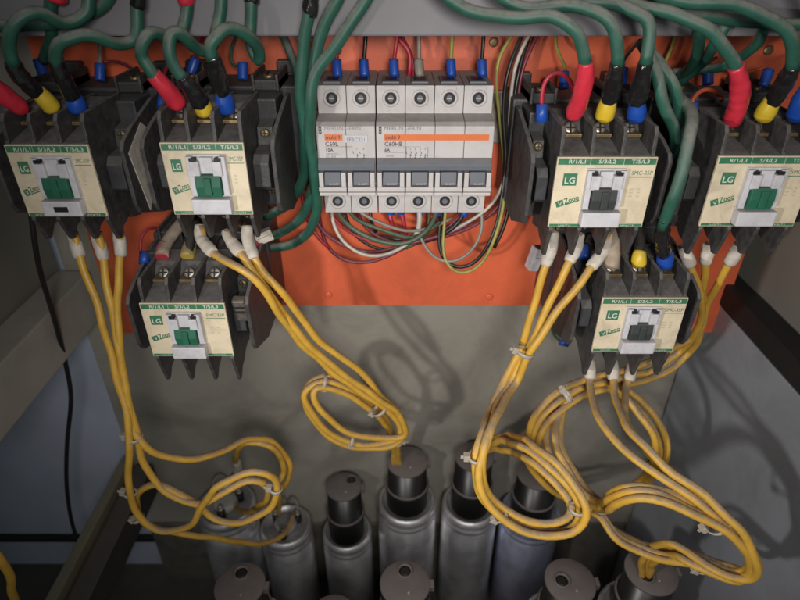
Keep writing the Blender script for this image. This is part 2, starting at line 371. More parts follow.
    text(b, 'LG', lx + 0.0038 * kn, 0.0058, 0.0050, 'lwhite', y - 0.00012, align='CENTER', sx=kn, bold=0.015)
    cx, cz, r = lx - 0.0012, -0.0085, math.radians(19)
    quad(b, cx, cx + 0.0042 * kn, cz, cz + 0.0038, y, 'lgreen', rot=r, c=(cx, cz))
    text(b, 'V', cx + 0.0010 * kn, cz + 0.0009, 0.0036, 'lwhite', y - 0.00012, rot=r, sx=kn)
    text(b, 'Zooo', cx + 0.0042 * kn, cz + 0.0022, 0.0046, 'lgreen', y - 0.00005, rot=r, bold=0.02, sx=0.78 * kn)
    quad(b, cx + 0.0046 * kn, cx + 0.0128 * kn, cz, cz + 0.0006, y, 'lgreen', rot=r, c=(cx, cz))
    text(b, 'SMC-35P', hw - 0.0012, 0.0107, 0.0033, 'lgreen', y, align='RIGHT', sx=0.92 if lw > 0.05 else 0.62)
    quad(b, (0.0135 if lw > 0.05 else 0.0125), hw - 0.001, 0.0092, 0.0096, y, 'lgreen')
    for i in range(3):
        quad(b, hw - 0.012, hw - 0.0098, -0.002 + i * 0.002, -0.0012 + i * 0.002, y, 'faint')
        quad(b, hw - 0.0075, hw - 0.006, -0.002 + i * 0.002, -0.0012 + i * 0.002, y, 'faint')
    b.build('printing', lp)
    # white indicator frame with sliding block
    b = MB(); y0 = -0.1108; cx = ox
    b.box(cx - 0.0105, cx + 0.0105, y0 - 0.0008, y0 + 0.001, -0.0165, 0.0145, 'white', 0.0003)
    b.box(cx - 0.0105, cx - 0.0072, y0 - 0.0034, y0 - 0.0008, -0.008, 0.0140, 'white', 0.0005)
    b.box(cx + 0.0072, cx + 0.0105, y0 - 0.0034, y0 - 0.0008, -0.008, 0.0140, 'white', 0.0005)
    b.box(cx - 0.0085, cx - 0.0035, y0 - 0.0048, y0 - 0.0008, 0.0035, 0.0115, 'white', 0.0005)
    b.box(cx + 0.0035, cx + 0.0085, y0 - 0.0048, y0 - 0.0008, 0.0035, 0.0115, 'white', 0.0005)
    b.box(cx - 0.0035, cx + 0.0035, y0 - 0.0030, y0 - 0.0008, 0.0045, 0.0135, 'white', 0.0004)
    b.box(cx - 0.0107, cx + 0.0107, y0 - 0.0064, y0 - 0.0008, -0.0178, -0.0090, 'white', 0.0008)
    fr = b.build('indicator_frame', e)
    for s in (-1, 1):
        x0, x1 = sorted((cx + s * 0.0050, cx + s * 0.0085))
        b = MB(); b.box(x0, x1, y0 - 0.0042, y0 - 0.0009, 0.0116, 0.0134, 'hole', 0.0002); b.build('slot', fr)
    if sticker:
        b = MB(); b.box(cx - 0.004, cx + 0.0035, y0 - 0.0069, y0 - 0.0062, -0.0150, -0.0120, 'hole', 0.0001); b.build('slot', fr)
    b = MB()
    b.prism([(y0 - 0.0008, -0.0080), (y0 - 0.0050, -0.0080), (y0 - 0.0062, -0.002), (y0 - 0.0050, 0.0040), (y0 - 0.0008, 0.0042)], cx - 0.0068, cx + 0.0068, slider, 0.0005)
    b.box(cx - 0.0020, cx + 0.0020, y0 - 0.0072, y0 - 0.0050, -0.0065, 0.0030, slider, 0.0005)
    b.build('indicator', e)
    if sticker:
        b = MB(); xx = W + 0.00245
        b.prism([(-0.098, 0.012), (-0.074, 0.023), (-0.060, 0.012), (-0.066, -0.010), (-0.088, -0.026)], xx, xx + 0.0004, 'wht_s')
        tag(b.build('side_label', e), 'worn white paper label on the side plate')
    if metal_clamp:
        b = MB(); T = Matrix.Translation((W - 0.0045, -0.097, 0.009)) @ Matrix.Rotation(math.radians(12), 4, 'X')
        b.box(-0.0042, 0.0042, -0.004, 0.002, -0.009, 0.009, 'steel', 0.0012, T)
        b.box(-0.0034, 0.0034, -0.0052, -0.0038, -0.0006, 0.0006, 'hole', 0.0002, T)
        b.box(-0.0034, 0.0034, -0.0052, -0.0038, 0.0034, 0.0044, 'hole', 0.0002, T)
        tag(b.build('metal_clamp', e), 'bare metal clamp screw on the right wing')
    return e

contactor(57.8, 181.5, 'contactor at the far left, with narrow cream label and white paper sticker on its side', lw=0.0445, pitch=0.0140, sticker=True)
contactor(208, 179.5, 'green slider contactor left of the breakers, above a lower contactor', lw=0.0445, pitch=0.0140)
contactor(601, 193, 'contactor with dark slider just right of the breakers, in the upper row', slider='ind_dark')
contactor(757, 192, 'contactor cut by the right edge of the photo, green slider', slider='ind_green')
contactor(188, 330, 'lower left contactor with green slider and bare metal clamp on its right', lw=0.053, metal_clamp=True)
contactor(638.5, 325, 'lower right contactor with dark slider, three yellow cables leaving below', lw=0.053, slider='ind_dark')

# ------------------------------------------------------------------ circuit breakers
def breaker(u_left, n, label, four):
    yF = 0.360                       # face of the terminal parts
    pl = at(u_left, 145, 0.345)
    x0 = pl.x; w = 0.0176
    zt = at(400, 85.5, yF).z; zb = at(400, 212.5, yF).z
    zc = (zt + zb) / 2; hh = (zt - zb) / 2
    e = empty('circuit_breaker', (x0 + n * w / 2, YP, zc), label, 'circuit breaker')
    half = n * w / 2
    ym = yF - YP
    b = MB()
    for k in range(n):
        a0 = -half + k * w + 0.00015; a1 = a0 + w - 0.0003
        pr = [(-0.006, -hh), (ym, -hh), (ym, -hh * 0.54), (ym - 0.016, -hh * 0.49), (ym - 0.016, hh * 0.51), (ym - 0.013, hh * 0.56), (ym, hh * 0.60), (ym, hh), (-0.006, hh)]
        b.prism(pr, a0, a1, 'mcb', 0.0005)
    b.build('body', e)
    for k in range(n):
        xc = -half + (k + 0.5) * w
        for sz, zz in ((1, hh * 0.82), (-1, -hh * 0.80)):
            b = MB(); T = Matrix.Translation((xc, ym, zz)) @ Matrix.Rotation(math.radians(90), 4, 'X')
            b.lathe([(0.0052, -0.001), (0.0052, 0.0006), (0.0046, 0.0009), (0.0036, 0.0009), (0.0034, 0.0002)], 'mcb', T, 24, cap=False)
            if sz > 0:
                b.box(-0.0042, 0.0042, 0.0045, 0.0068, -0.001, 0.0005, 'mcb', 0.0003, T)
            rg = b.build('terminal_ring', e)
            b = MB(); b.lathe([(0.0034, 0.0003), (0.0030, 0.0006)], 'hole', T, 20); sc = b.build('terminal_screw', e)
            b = MB(); b.lathe([(0.0021, 0.0006), (0.0017, 0.0010)], 'mcb_grey', T, 14)
            b.box(-0.0016, 0.0016, -0.0003, 0.0003, 0.0009, 0.0012, 'steel', 0, T); b.build('screw_head', sc)
        # top entry recess
        b = MB(); b.box(xc - 0.0052, xc + 0.0052, -0.050, -0.030, hh - 0.0005, hh + 0.0012, 'mcb_grey', 0.0004)
        b.box(xc - 0.0036, xc + 0.0036, -0.046, -0.034, hh + 0.0011, hh + 0.0014, 'hole'); b.build('wire_entry', e)
    # dark band, toggles
    yn = ym - 0.0163
    b = MB()
    b.prism([(yn + 0.003, hh * 0.050), (yn - 0.0008, hh * 0.045), (yn - 0.0046, -hh * 0.030), (yn - 0.0046, -hh * 0.115), (yn + 0.003, -hh * 0.115)], -half + 0.0004, half - 0.0004, 'mcb_grey', 0.0004)
    b.box(-half + 0.0004, half - 0.0004, yn - 0.0006, yn + 0.004, -hh * 0.345, -hh * 0.105, 'slate', 0.0004)
    b.build('toggle_band', e)
    for k in range(n):
        xc = -half + (k + 0.5) * w
        b = MB()
        for s in (-1, 1):
            b.box(xc + s * 0.0068 - 0.0014, xc + s * 0.0068 + 0.0014, yn - 0.0062, yn - 0.0005, -hh * 0.355, -hh * 0.135, 'mcb', 0.0005)
        b.build('toggle_guard', e)
        b = MB(); b.prism([(yn, -hh * 0.335), (yn - 0.0060, -hh * 0.335), (yn - 0.0040, -hh * 0.14), (yn, -hh * 0.12)], xc - 0.0050, xc + 0.0050, 'slate', 0.0005)
        tg = b.build('toggle', e)
        b = MB(); text(b, 'O-OFF', xc + 0.0008, -hh * 0.322, 0.0017, 'mcb', yn - 0.00615, align='CENTER', sx=1.2); b.build('printing', tg)
        b = MB(); b.box(xc - 0.0085, xc + 0.0085, yn - 0.0070, yn + 0.002, -hh * 0.425, -hh * 0.355, 'mcb', 0.0005)
        b.box(xc - 0.0085, xc + 0.0085, yn - 0.0058, yn + 0.002, -hh * 0.500, -hh * 0.445, 'mcb', 0.0005)
        b.box(xc - 0.0083, xc + 0.0083, yn - 0.0030, yn + 0.001, -hh * 0.446, -hh * 0.424, 'ink_grey')
        b.build('toggle_bar', e)
    # printing on the nose
    b = MB(); yp = ym - 0.01615; L0 = -half
    zo = hh * 0.11
    text(b, 'MERLIN GERIN', L0 + 0.0050, (zo + hh * 0.345), 0.0034, 'ink_grey', yp, sx=0.98)
    quad(b, L0 + 0.0018, L0 + 0.0034, (zo + hh * 0.295), (zo + hh * 0.40), yp, 'ink')
    quad(b, L0 + 0.0022, L0 + 0.0030, (zo + hh * 0.315), (zo + hh * 0.33), yp - 0.0001, 'mcb'); quad(b, L0 + 0.0022, L0 + 0.0030, (zo + hh * 0.36), (zo + hh * 0.375), yp - 0.0001, 'mcb')
    z1 = (zo + hh * 0.285); z0 = (zo + hh * 0.195)
    quad(b, L0 + 0.0050, (half - 0.0030) if four else L0 + 0.0156, z0, z1, yp, 'mcb_or')
    text(b, 'multi 9', L0 + 0.0056, z0 + 0.0008, 0.0033, 'ink', yp - 0.0001, bold=0.01, sx=0.95)
    text(b, 'C60HB' if four else 'C60L', L0 + 0.0050, (zo + hh * 0.115), 0.0036, 'ink', yp, bold=0.012)
    text(b, '6A' if four else '10A', L0 + 0.0050, (zo + hh * 0.03), 0.0028, 'ink', yp, bold=0.02)
    quad(b, L0 + 0.0050, L0 + (0.0270 if four else 0.0215), (zo + hh * 0.100), (zo + hh * 0.105), yp, 'ink_grey' if four else 'w_maroon')
    if four:
        quad(b, L0 + 0.0050, L0 + 0.0170, (zo + hh * 0.012), (zo + hh * 0.016), yp, 'ink_grey')
        quad(b, L0 + 0.0310, L0 + 0.0313, (zo - hh * 0.06), (zo + hh * 0.10), yp, 'ink_grey'); quad(b, L0 + 0.0180, L0 + 0.0183, (zo - hh * 0.06), (zo + hh * 0.10), yp, 'ink_grey')
        text(b, '10000', L0 + 0.0055, (zo - hh * 0.05), 0.0020, 'ink_grey', yp)
    else:
        text(b, '240/415V~', L0 + 0.0050, (zo - hh * 0.02), 0.0017, 'ink_grey', yp, sx=1.1)
        text(b, 'IEC 898', L0 + 0.0050, (zo - hh * 0.06), 0.0017, 'ink_grey', yp, sx=1.1)
    sx0 = L0 + (0.0200 if four else 0.0235)
    for c in range(4 if four else 2):
        xx = sx0 + c * 0.0030 + (0 if four else 0.001 * c)
        text(b, str(2 * c + 1), xx, (zo + hh * 0.055), 0.0020, 'ink', yp)
        text(b, str(2 * c + 2), xx, (zo - hh * 0.075), 0.0020, 'ink', yp)
        quad(b, xx + 0.0004, xx + 0.0007, (zo - hh * 0.03), (zo + hh * 0.0), yp, 'ink', rot=0)
        quad(b, xx + 0.0004, xx + 0.0007, (zo - hh * 0.0), (zo + hh * 0.045), yp, 'ink', rot=0.45, c=(xx, 0))
        quad(b, xx + 0.0002, xx + 0.0014, (zo - hh * 0.035), (zo - hh * 0.025), yp, 'ink')
    for k in range(1, n):                 # joints between the poles
        quad(b, L0 + k * w - 0.00012, L0 + k * w + 0.00012, hh * 0.05, hh * 0.50, yp + 0.00005, 'ink_grey')
    b.build('printing', e)
    if not four:
        b = MB(); b.box(L0 + 0.0168, L0 + 0.0305, yp - 0.0004, yp - 0.00005, hh * 0.275, hh * 0.385, 'white')
        text(b, 'SF3C221', L0 + 0.0180, hh * 0.295, 0.0032, 'ink_grey', yp - 0.0006); b.build('sticker', e)
    return e, x0 + n * w
_, xr = breaker(317, 2, 'two pole white circuit breaker, left of the pair, with short orange patch', False)
def u_of(x, v, Y):
    t = (300 - v) / F; return 400 + x * F * (CP + t * SP) / Y
breaker(u_of(xr + 0.0004, 145, 0.345), 4, 'four pole white circuit breaker with a long orange stripe, right of the pair', True)
b = MB(); b.box(-0.075, 0.075, 0.4085, 0.4145, at(400, 145, 0.345).z - 0.0175, at(400, 145, 0.345).z + 0.0175, 'steel', 0.0004)
tag(b.build('mounting_rail', origin=(0, 0.41, at(400, 145, .345).z)), 'zinc plated rail hidden behind the two white breakers', 'mounting rail')

# ------------------------------------------------------------------ cables
def pts(L, dy=0.0, du=0.0, dv=0.0):
    return [at(p[0] + du, p[1] + dv, p[2] + dy) for p in L]

def cable(name, label, cat, group, L, r, m, sleeves=(), wob=0.0, jitter=0.0):
    """sleeves: (material, path, radius, part name)"""
    P = pts(L)
    ph = random.uniform(0, 6)
    if jitter:
        P = [P[0]] + [p + Vector([random.uniform(-jitter, jitter) for _ in range(3)]) for p in P[1:-1]] + [P[-1]]
    b = MB(); b.tube(P, r, m, n=14 if r > 0.002 else 8, wob=wob)
    o = b.build(name, origin=P[0]); tag(o, label, cat, group)
    for sm, sl, sr, nm in sleeves:
        b = MB(); SPT = pts(sl)
        rough = sm in ('blk_s', 'red_s', 'wht_s', 'tan_s')
        b.tube(SPT, sr, sm, n=24, taper=(lambda t: (0.86 + 0.22 * min(1, t * 2.2)) * (1 - 0.22 * max(0, (t - 0.8) / 0.2) ** 2)), wob={'wht_s': 0.028, 'red_s': 0.030, 'blk_s': 0.042, 'tan_s': 0.05}.get(sm, 0.012))
        c = b.build(nm, o); c.matrix_parent_inverse = Matrix.Translation(-P[0])
    return o

def green(label, L, sleeves=(), r=0.0032):
    return cable('green_cable', label, 'cable', 'green cables crossing the top of the cabinet', L, r, 'gcab', sleeves)
SR = 0.0037
# upper far-left contactor
green('green cable leaving a red sleeve cut off at the left photo edge',
      [(-40, 20, .300), (-38, 55, .300), (-18, 80, .305)], [('red_s', [(-20, 76, .305), (0, 92, .312), (24, 110, .322)], 0.0046, 'red_sleeve')])
green('green cable arching at the top left corner down to the leftmost yellow cap',
      [(90, -40, .335), (88, 0, .332), (84, 15, .330), (70, 26, .326), (50, 18, .318), (32, 12, .312), (14, 20, .308), (7, 42, .308), (14, 66, .310)],
      [('blk_s', [(12, 62, .310), (20, 76, .312), (38, 94, .318)], 0.0042, 'black_sleeve'), ('yel_s', [(37, 91, .318), (45, 99, .320), (54, 110, .323)], 0.0044, 'yellow_cap')])
green('green cable waving over the orange plate to the leftmost blue cap',
      [(139, -40, .335), (138, 0, .334), (137, 28, .334), (132, 43, .333), (120, 46, .328), (104, 39, .322), (86, 34, .316), (67, 37, .312), (56, 48, .312), (56, 66, .314)],
      [('blk_s', [(56, 60, .314), (62, 76, .316), (73, 99, .322)], 0.0042, 'black_sleeve'), ('blu_s', [(71, 94, .322), (75, 101, .323), (79, 112, .324)], 0.0046, 'blue_cap'),
       ('blk_s', [(139, -20, .335), (138, 9, .334)], 0.0036, 'black_sleeve')])
green('short green cable with red band behind the top left corner', [(51, -30, .344), (51, 10, .344), (50, 40, .352), (44, 60, .372)], [('red_s', [(57, -20, .342), (56, 2, .342)], 0.005, 'red_sleeve')])
green('faint green cable crossing the dark top left corner', [(-30, 20, .338), (0, 25, .338), (30, 25, .338), (60, 24, .342), (100, 10, .344), (120, -30, .344)])
# second contactor
green('green cable looping into the red sleeve of the second contactor',
      [(186, -40, .344), (187, 0, .343), (186, 26, .341), (178, 38, .336), (166, 36, .328), (155, 31, .320), (145, 37, .315), (141, 52, .314), (147, 66, .315), (156, 78, .317)],
      [('red_s', [(153, 74, .317), (162, 84, .319), (171, 95, .322), (180, 107, .325)], 0.0046, 'red_sleeve'), ('red_s', [(186, -20, .344), (186, 6, .343)], 0.0042, 'red_sleeve')])
green('green cable looping into the half hidden yellow cap of the second contactor',
      [(221, -40, .344), (220, 0, .343), (219, 26, .341), (214, 46, .338), (205, 52, .333), (194, 47, .327), (184, 36, .320), (174, 32, .315), (168, 44, .313), (172, 62, .314), (184, 80, .316)],
      [('blk_s', [(182, 76, .316), (190, 87, .318), (203, 106, .323)], 0.0044, 'black_sleeve'), ('yel_s', [(200, 100, .323), (203, 107, .324), (206, 115, .325)], 0.0045, 'yellow_cap')])
green('green cable arching high into the blue cap of the second contactor',
      [(252, -40, .344), (252, 0, .343), (250, 30, .342), (252, 50, .342), (257, 60, .340), (261, 53, .336), (252, 39, .328), (237, 29, .320), (219, 31, .314), (209, 43, .312), (212, 60, .313)],
      [('blk_s', [(212, 55, .313), (216, 70, .316), (222, 94, .322)], 0.0044, 'black_sleeve'), ('blu_s', [(221, 91, .322), (224, 99, .323), (227, 112, .325)], 0.0047, 'blue_cap'),
       ('blk_s', [(252, -20, .344), (252, 4, .343)], 0.0037, 'black_sleeve')])
# the vertical greens left of the breakers
green('thick green cable hanging straight, leftmost beside the two pole breaker',
      [(312, -40, .330), (311, 0, .330), (309, 20, .330), (304, 45, .332), (301, 75, .335), (300, 100, .338), (304, 130, .342), (306, 160, .350), (300, 187, .360), (286, 206, .375), (266, 216, .385)],
      [('blk_s', [(312, -20, .330), (310, 17, .330)], 0.0038, 'black_sleeve')], r=.0033)
green('middle one of three green cables hanging left of the breakers',
      [(350, -40, .336), (337, 0, .336), (326, 24, .337), (317, 48, .339), (311, 78, .342), (308, 110, .346), (312, 147, .350), (315, 178, .354), (309, 203, .362), (293, 226, .376), (266, 238, .388)], r=.0033)
green('green cable crossing the beam slantwise and hugging the two pole breaker',
      [(385, -40, .332), (365, 0, .332), (344, 33, .332), (326, 57, .333), (314, 80, .334), (311, 105, .336), (309, 135, .340), (314, 175, .346), (318, 205, .354), (311, 229, .364), (293, 244, .376), (264, 249, .388)], r=.0033)
green('dark green cable in shadow behind the three hanging ones', [(276, 22, .405), (286, 42, .398), (294, 60, .392), (299, 90, .392), (300, 130, .395), (296, 170, .400)], r=.0026)
# third contactor
green('green cable sweeping from the top centre into a long red sleeve',
      [(425, -30, .322), (449, 0, .320), (474, 12, .318), (500, 19, .316), (522, 17, .314), (546, 15, .311), (567, 21, .309), (580, 37, .308), (586, 66, .309)],
      [('red_s', [(586, 62, .309), (585, 78, .311), (581, 96, .315), (573, 117, .322)], 0.0045, 'red_sleeve')])
green('green cable curving down into the yellow cap right of the breakers',
      [(480, -30, .326), (502, 0, .324), (524, 7, .322), (552, 7, .320), (582, 7, .316), (605, 15, .312), (617, 36, .311), (618, 66, .312)],
      [('blk_s', [(618, 62, .312), (614, 80, .315), (609, 103, .320)], 0.0043, 'black_sleeve'), ('yel_s', [(609, 99, .320), (607, 107, .321), (604, 119, .324)], 0.0047, 'yellow_cap')])
green('green cable curving down into the blue cap right of the yellow cap',
      [(545, -30, .330), (575, 0, .328), (602, 3, .325), (628, 6, .320), (645, 15, .316), (650, 34, .314), (645, 66, .314)],
      [('blk_s', [(646, 62, .314), (641, 82, .317), (637, 105, .321)], 0.0043, 'black_sleeve'), ('blu_s', [(637, 101, .321), (637, 108, .322), (636, 120, .324)], 0.0047, 'blue_cap')])
green('left one of the two green cables dropping between the right contactors', [(640, 40, .335), (652, 60, .330), (661, 94, .325), (673, 124, .325), (675, 150, .330), (668, 180, .345)])
green('right one of the two green cables dropping between the right contactors', [(645, 48, .340), (660, 62, .336), (672, 80, .332), (680, 105, .332), (680, 130, .336), (675, 160, .346)])
green('green cable bending down behind to the blue cap of the lower right contactor',
      [(665, 100, .350), (678, 96, .340), (688, 106, .330), (691, 130, .305), (685, 165, .298), (674, 195, .298), (662, 228, .305)],
      [('blk_s', [(665, 218, .303), (662, 235, .308), (664, 255, .320)], 0.0040, 'black_sleeve'), ('blu_s', [(664, 250, .322), (665, 257, .322), (665, 267, .323)], 0.0046, 'blue_cap')], r=.0033)
# fourth contactor
green('green cable sweeping across the top right into the rightmost red sleeve',
      [(585, -18, .330), (630, 2, .324), (652, 9, .320), (676, 16, .316), (697, 23, .312), (717, 37, .309), (730, 53, .309), (737, 70, .310)],
      [('red_s', [(736, 66, .310), (740, 84, .312), (739, 102, .316), (731, 124, .322)], 0.0046, 'red_sleeve')])
green('green cable arching through the top right corner to the rightmost yellow cap',
      [(630, -18, .322), (676, 1, .318), (720, 4, .314), (755, 10, .311), (780, 22, .309), (794, 44, .309), (792, 70, .311)],
      [('blk_s', [(793, 66, .311), (785, 82, .314), (772, 103, .320)], 0.0043, 'black_sleeve'), ('yel_s', [(773, 99, .320), (769, 107, .321), (762, 119, .324)], 0.0048, 'yellow_cap')])
green('green cable off the right photo edge ending in a blue cap',
      [(800, -30, .320), (822, 10, .318), (828, 50, .316), (815, 85, .318)], [('blu_s', [(812, 84, .318), (803, 99, .320), (796, 119, .324)], 0.0050, 'blue_cap')])
green('lower green cable running level under the arches at the top right', [(645, -10, .345), (672, 10, .340), (700, 17, .338), (735, 20, .338), (772, 24, .338), (830, 22, .338)])
green('green cable dropping straight behind the beam, left at the top right', [(703, 15, .346), (699, 38, .346), (692, 66, .365), (680, 76, .385)])
green('green cable slanting down from the beam, in the middle at the top right', [(728, 20, .346), (716, 43, .346), (702, 62, .365), (680, 82, .385)])
green('green cable bending left below the beam near the right edge', [(768, 15, .346), (763, 30, .346), (755, 47, .350), (740, 60, .365), (715, 68, .380), (672, 73, .388)], r=.0029)

def yellow(label, grp, L, sleeve, r=.00255, jit=0.0):
    return cable('yellow_cable', label, 'cable', grp, L, r, 'ycab', [('wht_s', sleeve, 0.0037, 'white_sleeve')], jitter=jit)
g = 'yellow cables from the far left contactor'
yellow('leftmost yellow cable, dropping from the far left contactor into the lower oval loop', g,
       [(74, 232, .332), (80, 256, .328), (95, 300, .318), (110, 350, .308), (122, 395, .298), (129, 432, .288), (129, 470, .283), (131, 500, .281), (143, 523, .281), (163, 532, .281), (182, 530, .280), (195, 521, .280), (202, 506, .278), (218, 486, .276), (243, 474, .276), (263, 471, .278), (275, 480, .282), (277, 496, .284), (266, 512, .284), (248, 521, .284), (232, 524, .286), (213, 519, .287), (200, 508, .287), (186, 496, .286), (166, 487, .286), (149, 485, .288), (137, 493, .290), (136, 510, .292), (150, 527, .296), (180, 533, .302), (215, 538, .315), (248, 543, .335), (270, 542, .355), (287, 532, .375), (293, 515, .40)],
       [(72, 233, .334), (76, 244, .331), (80, 258, .328)])
yellow('middle yellow cable from the far left contactor, swinging over to the upper right arc', g,
       [(98, 232, .332), (103, 256, .328), (110, 300, .318), (119, 350, .308), (127, 395, .299), (134, 434, .290), (141, 443, .288), (155, 453, .290), (177, 459, .295), (204, 458, .305), (226, 450, .320), (246, 439, .335), (265, 438, .345), (281, 449, .350), (290, 463, .350), (288, 478, .352), (280, 494, .365), (279, 514, .395)],
       [(95, 234, .334), (100, 245, .331), (104, 260, .328)])
yellow('third yellow cable from the far left contactor, leading into the inner oval loop', g,
       [(119, 230, .332), (121, 254, .328), (118, 290, .320), (118, 330, .312), (123, 370, .304), (131, 410, .296), (138, 442, .290), (144, 466, .288), (155, 481, .286), (171, 495, .284), (191, 505, .283), (206, 503, .281), (224, 491, .282), (248, 481, .286), (264, 482, .290), (269, 492, .294), (261, 505, .31), (247, 512, .34), (236, 508, .39)],
       [(118, 231, .334), (120, 241, .331), (121, 256, .328)])
yellow('yellow cable looping upward from the left loops behind the middle one', g,
       [(238, 470, .385), (236, 455, .365), (246, 443, .345), (262, 442, .342), (276, 451, .344), (284, 465, .345), (282, 478, .345), (274, 486, .335)],
       [(240, 480, .395), (238, 470, .385), (237, 462, .375)])
g = 'yellow cables from the second contactor'
base = [(306, 349, .330), (344, 380, .338), (378, 404, .345), (394, 416, .350), (401, 429, .352), (398, 440, .354), (384, 444, .352), (357, 444, .348), (338, 438, .345), (322, 426, .342), (310, 410, .340), (303, 396, .340), (309, 384, .342), (327, 381, .346), (345, 387, .350), (359, 396, .355), (376, 411, .362), (387, 426, .375)]
def near(L, k):      # loops sag towards the viewer, ends stay where they are fixed
    n = len(L); return [(a, b_, c - (max(0, min(1, (b_ - 385) / 50)) * k * min(1, (n - 1 - i) / 3) if c < .38 else 0)) for i, (a, b_, c) in enumerate(L)]
def off(L, du, dv, dy): return [(a + du, b_ + dv, c + dy) for a, b_, c in L]
yellow('outer yellow cable of the centre loop, crossing from the left under the others', g,
       [(201, 226, .332), (203, 242, .326), (214, 254, .318), (232, 263, .312), (252, 277, .308), (276, 308, .314)] + off(base, 0, 0, .0) + [(392, 440, .395), (394, 466, .418)],
       [(200, 225, .333), (201, 238, .328), (213, 253, .318)])
yellow('middle yellow cable of the centre loop, from the second contactor', g,
       [(227, 231, .332), (233, 243, .326), (244, 257, .318), (260, 281, .316), (283, 313, .320)] + off(base, 5, -2, -.006)[:6] + [(386, 438, .345), (362, 437, .342), (345, 431, .338), (327, 417, .336), (315, 403, .336), (313, 390, .338), (325, 386, .342), (343, 392, .346), (360, 402, .350), (378, 417, .358), (391, 431, .372), (397, 444, .395), (400, 466, .418)],
       [(226, 231, .333), (231, 241, .328), (241, 254, .320)])
yellow('rightmost yellow cable of the centre loop, taking the highest line', g,
       [(248, 228, .332), (249, 245, .326), (257, 263, .320), (280, 291, .318), (300, 316, .324), (325, 346, .330), (360, 371, .338), (383, 398, .344), (399, 414, .350), (405, 428, .354), (402, 441, .358), (386, 448, .358), (358, 448, .354), (335, 441, .350), (317, 425, .348), (306, 405, .347), (304, 388, .348), (316, 377, .350), (340, 377, .354), (356, 388, .357), (372, 404, .362), (386, 420, .370), (396, 440, .390), (397, 466, .420)],
       [(247, 226, .333), (248, 240, .328), (254, 259, .320)])
g = 'yellow cables from the third contactor'
l3 = [(493, 403, .308), (481, 438, .292), (474, 465, .285), (478, 490, .280), (493, 511, .276), (513, 523, .274), (543, 533, .272), (570, 530, .270), (582, 514, .272), (570, 488, .280), (540, 458, .295), (512, 443, .315), (490, 445, .350), (477, 456, .400), (474, 462, .418)]
yellow('left yellow cable of the right centre loop, from the dark slider contactor', g,
       [(554, 232, .332), (550, 250, .326), (544, 270, .322), (534, 305, .320), (523, 345, .316), (505, 378, .310)] + near(l3, .032),
       [(554, 232, .333), (551, 248, .327), (545, 266, .322)])
yellow('middle yellow cable of the right centre loop, from the dark slider contactor', g,
       [(580, 234, .332), (576, 248, .326), (566, 270, .320), (546, 312, .316), (526, 352, .312), (510, 384, .308)] + near(off(l3, 6, 0, -.005), .032)[:3] + near([(486, 488, .277), (500, 507, .273), (520, 518, .272), (546, 525, .270), (566, 520, .270), (574, 508, .275), (563, 490, .284), (534, 464, .300), (508, 451, .318), (488, 450, .355), (478, 460, .418)], .032),
       [(580, 234, .333), (576, 248, .327), (569, 262, .322)])
yellow('right yellow cable of the right centre loop, taking the long slant from the third pole', g,
       [(608, 234, .332), (603, 250, .324), (589, 270, .318), (571, 294, .312), (550, 322, .308), (530, 354, .304), (515, 383, .305), (500, 410, .277), (488, 440, .255), (478, 468, .247), (481, 492, .241), (495, 514, .236), (515, 527, .234), (545, 537, .232), (574, 534, .231), (587, 515, .233), (576, 486, .243), (547, 455, .260), (520, 438, .287), (496, 438, .335), (472, 452, .400), (470, 462, .418)],
       [(608, 234, .333), (604, 250, .325), (590, 268, .319)])
g = 'yellow cables from the rightmost contactor'
l4 = [(680, 352, .355), (650, 371, .345), (612, 380, .335), (575, 391, .328), (541, 417, .324), (529, 448, .326), (541, 478, .330), (570, 500, .330), (604, 504, .325), (638, 487, .328), (659, 460, .330), (655, 431, .334), (632, 402, .338), (604, 387, .342), (575, 395, .338), (556, 420, .330), (556, 447, .320), (572, 478, .305), (597, 503, .280), (612, 497, .262), (633, 490, .255), (660, 494, .250), (692, 509, .245), (724, 527, .240), (745, 549, .238), (751, 566, .238), (738, 574, .242), (705, 562, .252), (668, 555, .268), (640, 548, .280), (614, 533, .285), (600, 513, .290), (580, 500, .330), (550, 484, .400)]
l4 = near(l4, .022)
yellow('left yellow cable of the rightmost contactor, winding the big circle behind', g,
       [(682, 246, .334), (690, 264, .332), (700, 290, .335), (701, 318, .345), (693, 338, .352)] + l4, [(682, 246, .334), (686, 254, .333), (691, 266, .332)])
yellow('middle yellow cable of the rightmost contactor, inner turn of the big circle', g,
       [(709, 243, .334), (706, 262, .334), (703, 284, .338), (704, 312, .350), (697, 340, .358)] + off(l4, 6, 6, .004)[:6] + off(l4, 8, -3, .006)[6:14] + off(l4, -9, 4, .004)[14:18] + off(l4, 5, 7, -.006)[18:25] + off(l4, 0, 5, -.004)[25:32] + [(555, 490, .415)],
       [(709, 243, .334), (708, 252, .334), (705, 264, .334)])
yellow('right yellow cable of the rightmost contactor, slanting back to the circle', g,
       [(738, 246, .330), (730, 262, .332), (716, 288, .338), (705, 312, .346), (695, 338, .352)] + off(l4, -3, -7, -.005)[:5] + off(l4, -4, -2, -.004)[5:13] + off(l4, 0, -7, -.004)[13:15] + off(l4, 5, 0, .006)[15:19] + off(l4, 0, -5, .004)[19:26] + [(735, 569, .245), (702, 556, .258), (668, 549, .272), (640, 543, .284), (612, 529, .290), (596, 512, .300), (560, 495, .415)],
       [(739, 244, .329), (736, 252, .330), (729, 264, .332)])
g = 'yellow cables from the lower right contactor'
K = .022
